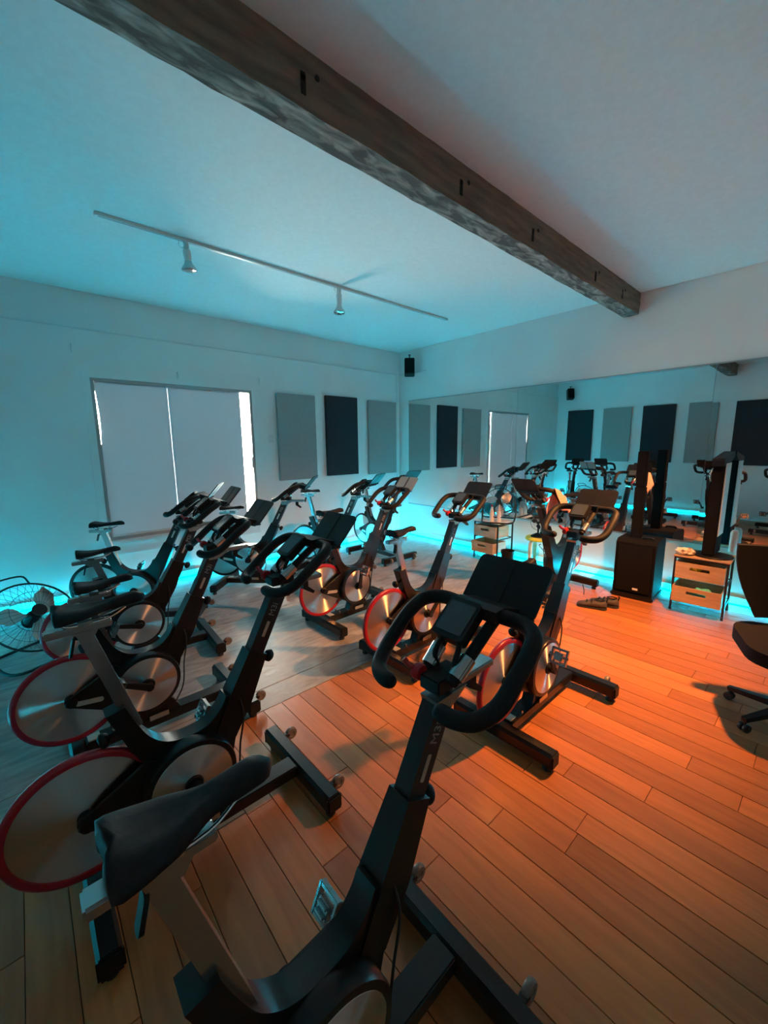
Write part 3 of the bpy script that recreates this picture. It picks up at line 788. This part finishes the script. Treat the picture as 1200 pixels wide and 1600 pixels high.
b = mk(); lathe(b, [(0, 0), (.033, 0), (.034, .01), (.034, .19), (.024, .215), (.018, .22), (0, .222)], 24); o = obj('bottle', b, 'white', None, smooth=.7, loc=(5.16, .60, .562)); tag(o, 'white bottle behind the tall tower on the near cart', 'bottle')
crumple('cloth', (4.70, .79, .42), (.05, .045, .07), 'yellow', 'yellow cloth poking out of the upper drawer of the near cart', 'cloth', 5)
crumple('cloth', (4.655, .72, .17), (.035, .09, .11), 'teal', 'teal cloth showing over the lower drawer of the near cart', 'cloth', 8)
# cones/bottles on the far cart
for i, (x, y, w) in enumerate(((4.86, 3.17, 'left'), (4.90, 3.08, 'right'))):
    t = thing('squeeze_bottle', 'tapered frosted bottle on the far cart, the %s one of the pair' % w, 'bottle', (x, y, .562), 0, 'tapered bottles on the far cart')
    b = mk(); lathe(b, [(0, 0), (.032, 0), (.033, .02), (.030, .12), (.017, .19), (.012, .215), (0, .216)], 20); obj('bottle_body', b, 'clear', t, smooth=.8)
    b = mk(); lathe(b, [(0, .21), (.013, .21), (.009, .245), (0, .25)], 14); obj('nozzle', b, 'darkred' if i == 0 else 'clear', t, smooth=.8)
b = mk(); lathe(b, [(.0, 0), (.075, 0), (.092, .20), (.090, .20), (.073, .008), (0, .008)], 28); o = obj('waste_bin', b, 'blackm', None, smooth=.6, loc=(4.84, 2.885, 0)); tag(o, 'small black bin on the floor between far cart and yellow stool', 'bin')

# ------------------------------------------------------------------ stool
t = thing('stool', 'round yellow-topped stool with bent wooden legs by the mirror', 'stool', (4.95, 2.50, 0), .3)
b = mk(); lathe(b, [(0, .40), (.165, .40), (.172, .408), (.172, .428), (.166, .436), (0, .438)], 40); obj('seat', b, 'yellow', t, smooth=.6)
for k in range(3):
    a = .5+k*2*PI/3
    ca, sa = math.cos(a), math.sin(a); b = mk()
    pts = catmull([(.05*ca, .05*sa, .39), (.12*ca, .12*sa, .388), (.152*ca, .152*sa, .36), (.16*ca, .16*sa, .28), (.165*ca, .165*sa, 0)], 5)
    for p, q in zip(pts, pts[1:]): bar(b, p, q, .045, .02, up=(-sa, ca, 0))
    obj('leg', b, 'stoolw', t)
# ------------------------------------------------------------------ fans
def fan(name, label, loc, rz, tilt, R, stand, blade_m='steel', hub_m='blackm', z0=None, grp=None, dense=34):
    t = thing(name, label, 'fan', loc, rz, grp)
    zc = z0
    mt = Matrix.Translation((0, 0, zc)) @ Matrix.Rotation(-tilt, 4, 'Y')     # local +X is the blowing side
    def ringpts(r, x, n=40): return [mt @ Vector((x, r*math.cos(2*PI*k/n), r*math.sin(2*PI*k/n))) for k in range(n)]
    b = mk(); tube(b, ringpts(R, 0, 48), R*.026, 8, closed=True); obj('outer_ring', b, 'wire', t, smooth=2.)
    dp = R*.32
    for sgn, nm in ((1, 'front_guard'), (-1, 'rear_guard')):
        b = mk()
        def prof(q): return math.sin(q*PI/2)**.9
        for r in (R*.25, R*.6): tube(b, ringpts(r, sgn*dp*math.sqrt(max(0, 1-(r/R)**2)), 32), R*.006, 4, closed=True)
        for k in range(dense):
            a = 2*PI*k/dense; pp = []
            for j in range(6):
                r = R*(.16+.84*j/5); pp.append(mt @ Vector((sgn*dp*math.sqrt(max(0, 1-(r/R)**2)), r*math.cos(a), r*math.sin(a))))
            tube(b, pp, R*.0045, 3, cap=False)
        o = obj(nm, b, 'wire', t, smooth=2.); 
        b = mk(); lathe(b, [(0, 0), (R*.17, 0), (R*.17, R*.03), (0, R*.04)], 20, mt @ Matrix.Translation((sgn*dp*.97, 0, 0)) @ Matrix.Rotation(PI/2*sgn, 4, 'Y')); obj('guard_boss', b, hub_m, t, smooth=.6)
    for k in range(3):
        a0 = k*2*PI/3+.5; b = mk(); G = []
        for i in range(7):
            u = i/6; r = R*(.14+.74*u); row = []
            for j in range(6):
                v = j/5-.5; sp = (.35+.75*math.sin(PI*min(1, u*1.05+.08))**.8)
                a = a0+v*sp*1.1+.25*u; row.append(b.verts.new(mt @ Vector((R*.22*v*(.8), r*math.cos(a), r*math.sin(a)))))
            G.append(row)
        for i in range(6):
            for j in range(5): b.faces.new((G[i][j], G[i+1][j], G[i+1][j+1], G[i][j+1]))
        obj('blade', b, blade_m, t, smooth=3.1)
    b = mk(); lathe(b, [(0, -R*.3), (R*.15, -R*.28), (R*.17, 0), (R*.13, R*.10), (0, R*.13)], 24, mt @ Matrix.Rotation(PI/2, 4, 'Y')); obj('motor', b, hub_m, t, smooth=.7)
    if stand == 'u':
        b = mk(); s = R*1.06
        tube(b, catmull([(0, -s, zc), (.0, -s, zc*.5), (.08, -s*.95, .03), (.22, -s*.8, .015), (.24, 0, .015), (.22, s*.8, .015), (.08, s*.95, .03), (0, s, zc*.5), (0, s, zc)], 4), .011, 8)
        tube(b, catmull([(.0, -s*.97, .06), (-.2, -s*.8, .015), (-.22, 0, .015), (-.2, s*.8, .015), (0, s*.97, .06)], 4), .011, 8)
        obj('stand', b, 'wire', t, smooth=1.2)
        b = mk(); tube(b, catmull([mt @ Vector((0, -R*.35, R*.95)), mt @ Vector((-.02, -R*.30, R*1.25)), mt @ Vector((-.02, R*.30, R*1.25)), mt @ Vector((0, R*.35, R*.95))], 5), .007, 8); obj('handle', b, 'wire', t, smooth=1.)
    else:
        b = mk(); lathe(b, [(0, 0), (R*.92, 0), (R*.9, .012), (R*.5, .035), (R*.16, .05), (0, .052)], 32); obj('base', b, 'blackm', t, smooth=.7)
        b = mk(); tube(b, [(-.02, 0, .04), (-.02, 0, zc-R*.1)], .012, 10); tube(b, [(-.02, 0, zc-R*.1), mt @ Vector((-R*.2, 0, 0))], .011, 8); obj('neck', b, 'blackm', t, smooth=.8)
    return t
fan('floor_fan', 'large wire-cage floor fan at the left edge under the window wall', (-.06, 4.14, 0), math.radians(-60), math.radians(40), .30, 'u', z0=.33)
fan('floor_fan', 'wire-cage fan with metal blades standing on the far drawer cart', (4.96, 3.12, .562), math.radians(205), math.radians(25), .215, 'u', z0=.26, dense=24)
fan('desk_fan', 'small black desk fan standing on the yellow stool', (4.94, 2.52, .438), math.radians(195), math.radians(8), .095, 'base', 'blackm', z0=.185, dense=18)
def cable(pts, label, r=.005):
    b = mk(); tube(b, catmull(pts, 6), r, 6); o = obj('power_cable', b, 'rubber', None, smooth=1.); tag(o, label, 'cable')
cable([(5.0, 2.50, .33), (5.08, 2.56, .28), (5.12, 2.48, .18), (5.05, 2.42, .10), (5.12, 2.36, .03), (5.18, 2.2, .006)], 'black cable looping down behind the yellow stool')
cable([(5.15, 2.62, .006), (5.1, 2.5, .02), (5.12, 2.42, .12), (5.14, 2.33, .22), (5.16, 2.25, .14), (5.17, 2.18, .03), (5.18, 2.05, .006)], 'black cable standing in loops between stool and facing bike')
cable([(4.45, 1.72, .112), (4.44, 1.70, .05), (4.42, 1.69, .006)], 'short black cord hanging to the floor by the facing bike')
b = mk(); box(b, -.05, .05, -.03, .03, 0, .05); o = obj('power_adapter', b, 'blackm', None, bevel=.006, loc=(5.17, 2.72, 0)); tag(o, 'black power adapter on the floor under the yellow stool', 'adapter')

# ------------------------------------------------------------------ column speaker
t = thing('column_speaker', 'black subwoofer with a tall thin speaker column before the mirror', 'speaker', (4.90, 1.325, 0), math.radians(3))
b = mk(); prism(b, [(-.20, .045), (.22, .045), (.22, .60), (.17, .63), (-.15, .63), (-.20, .60)], -.185, .185); obj('subwoofer_cabinet', b, 'grille', t, bevel=.018, smooth=.5)
b = mk(); box(b, -.212, -.20, -.165, .165, .07, .585); obj('grille', b, 'grille', t, bevel=.006)
b = mk(); box(b, -.225, .235, -.20, .20, .0, .05); obj('foot_plinth', b, 'black', t, bevel=.012)
b = mk(); plate(b, .05, .022, .004, .003, frame_mtx((-.214, -.03, .11), (0, 1, 0), (0, 0, 1))); obj('badge', b, 'white', t)
b = mk(); box(b, -.05, .05, .0, .095, .62, 1.18); obj('column_lower', b, 'grille', t, bevel=.008)
b = mk(); box(b, -.048, .048, .002, .093, 1.18, 1.555); obj('column_upper', b, 'grille', t, bevel=.008)
b = mk(); tube(b, catmull([(-.08, -.13, .63), (-.08, -.12, .65), (-.08, -.04, .65), (-.08, -.03, .63)], 4), .012, 8); obj('carry_handle', b, 'black', t, smooth=1.)

# ------------------------------------------------------------------ shoes
def shoe(loc, rz, label):
    t = thing('shoe', label, 'shoe', loc, rz, 'pair of cycling shoes')
    b = mk(); rings = []; n = 14; seg = 16
    for i in range(n+1):
        s = i/n; x = -.135+.27*s
        w = .036+.012*math.sin(PI*min(1, s*1.05))+.006*(s > .6)
        if s < .08 or s > .92: w *= .72 if 0 < s < 1 else .35
        h = (.085-.02*s*2) if s < .35 else .078-.045*((s-.35)/.65)**.9
        if i in (0, n): h *= .6
        ring = []
        for k in range(seg):
            a = 2*PI*k/seg; ring.append(b.verts.new((x, w*math.cos(a), .012+h*(.5+.5*math.sin(a)))))
        rings.append(ring)
    for A, B2 in zip(rings, rings[1:]):
        for k in range(seg): b.faces.new((A[k], A[(k+1) % seg], B2[(k+1) % seg], B2[k]))
    b.faces.new(rings[0]); b.faces.new(rings[-1]); obj('upper', b, 'shoe', t, smooth=3.1)
    b = mk(); P_ = rrect(.275, .088, .04)
    A = [b.verts.new((x, y, 0)) for x, y in P_]; B2 = [b.verts.new((x, y, .018)) for x, y in P_]; b.faces.new(A); b.faces.new(B2)
    for i in range(len(P_)): b.faces.new((A[i], A[(i+1) % len(P_)], B2[(i+1) % len(P_)], B2[i]))
    obj('sole', b, 'rubber', t, smooth=.7)
    b = mk(); lathe(b, [(.030, .09), (.036, .098), (.026, .10)], 16, Matrix.Translation((-.07, 0, 0)) @ Matrix.Scale(1.4, 4, (1, 0, 0))); obj('collar', b, 'blackm', t, smooth=1.)
    for xx, zz in ((.0, .075), (.045, .063)):
        b = mk(); tube(b, [(xx, -.042, zz-.03), (xx, -.02, zz+.005), (xx, .02, zz+.005), (xx, .042, zz-.03)], .009, 8); obj('strap', b, 'blackm', t, smooth=1.)
    b = mk(); tube(b, [(-.125, 0, .07), (-.135, 0, .115), (-.122, 0, .12)], .007, 8); obj('heel_tab', b, 'blackm', t, smooth=1.)
shoe((4.29, 1.44, 0), math.radians(100), 'brown cycling shoe lying nearer the mirror of the pair')
shoe((4.14, 1.50, 0), math.radians(108), 'brown cycling shoe of the pair, the one nearer the camera')

# ------------------------------------------------------------------ office chair
t = thing('office_chair', 'black office chair cut off by the right edge of the view', 'office chair', (3.16, .02, 0), math.radians(200))
b = mk(); m0 = Matrix.Translation((0, 0, .475)); plate(b, .54, .54, .15, .075, m0); obj('seat', b, 'chair', t, bevel=.02, smooth=.9)
def back_bm():
    b = mk(); G = []
    for i in range(9):
        u = i/8; z = .56+.44*u; w = .155+.11*math.sin(min(1, u*1.15)*PI/2); row = []
        for j in range(9):
            v = j/4-1; row.append((z, w*v, -.245-.06*u+.035*v*v))
        G.append(row)
    A = [[b.verts.new((x, y, z)) for z, y, x in r] for r in G]; B2 = [[b.verts.new((x-.05, y*.98, z)) for z, y, x in r] for r in G]
    for i in range(8):
        for j in range(8):
            b.faces.new((A[i][j], A[i][j+1], A[i+1][j+1], A[i+1][j])); b.faces.new((B2[i][j], B2[i+1][j], B2[i+1][j+1], B2[i][j+1]))
    for i in range(8):
        b.faces.new((A[i][0], A[i+1][0], B2[i+1][0], B2[i][0])); b.faces.new((A[i][8], B2[i][8], B2[i+1][8], A[i+1][8]))
        b.faces.new((A[0][i], B2[0][i], B2[0][i+1], A[0][i+1])); b.faces.new((A[8][i], A[8][i+1], B2[8][i+1], B2[8][i]))
    return b
obj('backrest', back_bm(), 'chair', t, bevel=.012, smooth=.9)
b = mk(); tube(b, catmull([(-.05, 0, .42), (-.22, 0, .43), (-.31, 0, .52), (-.31, 0, .68)], 5), .022, 10); obj('back_support', b, 'blackm', t, smooth=1.)
b = mk(); box(b, -.10, .10, -.09, .09, .405, .44); tube(b, [(.0, -.09, .42), (.02, -.24, .41)], .008, 8); obj('tilt_mechanism', b, 'blackm', t, bevel=.006)
b = mk(); tube(b, [(0, 0, .10), (0, 0, .41)], .026, 16); obj('gas_column', b, 'chrome', t, smooth=.8)
for k in range(5):
    a = 2*PI*k/5+.3; ca, sa = math.cos(a), math.sin(a)
    b = mk(); bar(b, (.02*ca, .02*sa, .115), (.30*ca, .30*sa, .075), .05, .04, .03, .025, up=(-sa, ca, 0)); lg = obj('leg', b, 'blackm', t, bevel=.005)
    b = mk()
    for q in (-.014, .014): lathe(b, [(0, -.008), (.024, -.008), (.026, 0), (.024, .008), (0, .008)], 14, Matrix.Translation((.29*ca-sa*q, .29*sa+ca*q, .026)) @ Matrix.Rotation(a, 4, 'Z') @ AXY)
    tube(b, [(.29*ca, .29*sa, .04), (.29*ca, .29*sa, .08)], .008, 8); obj('caster', b, 'dgrey', lg, smooth=.8)
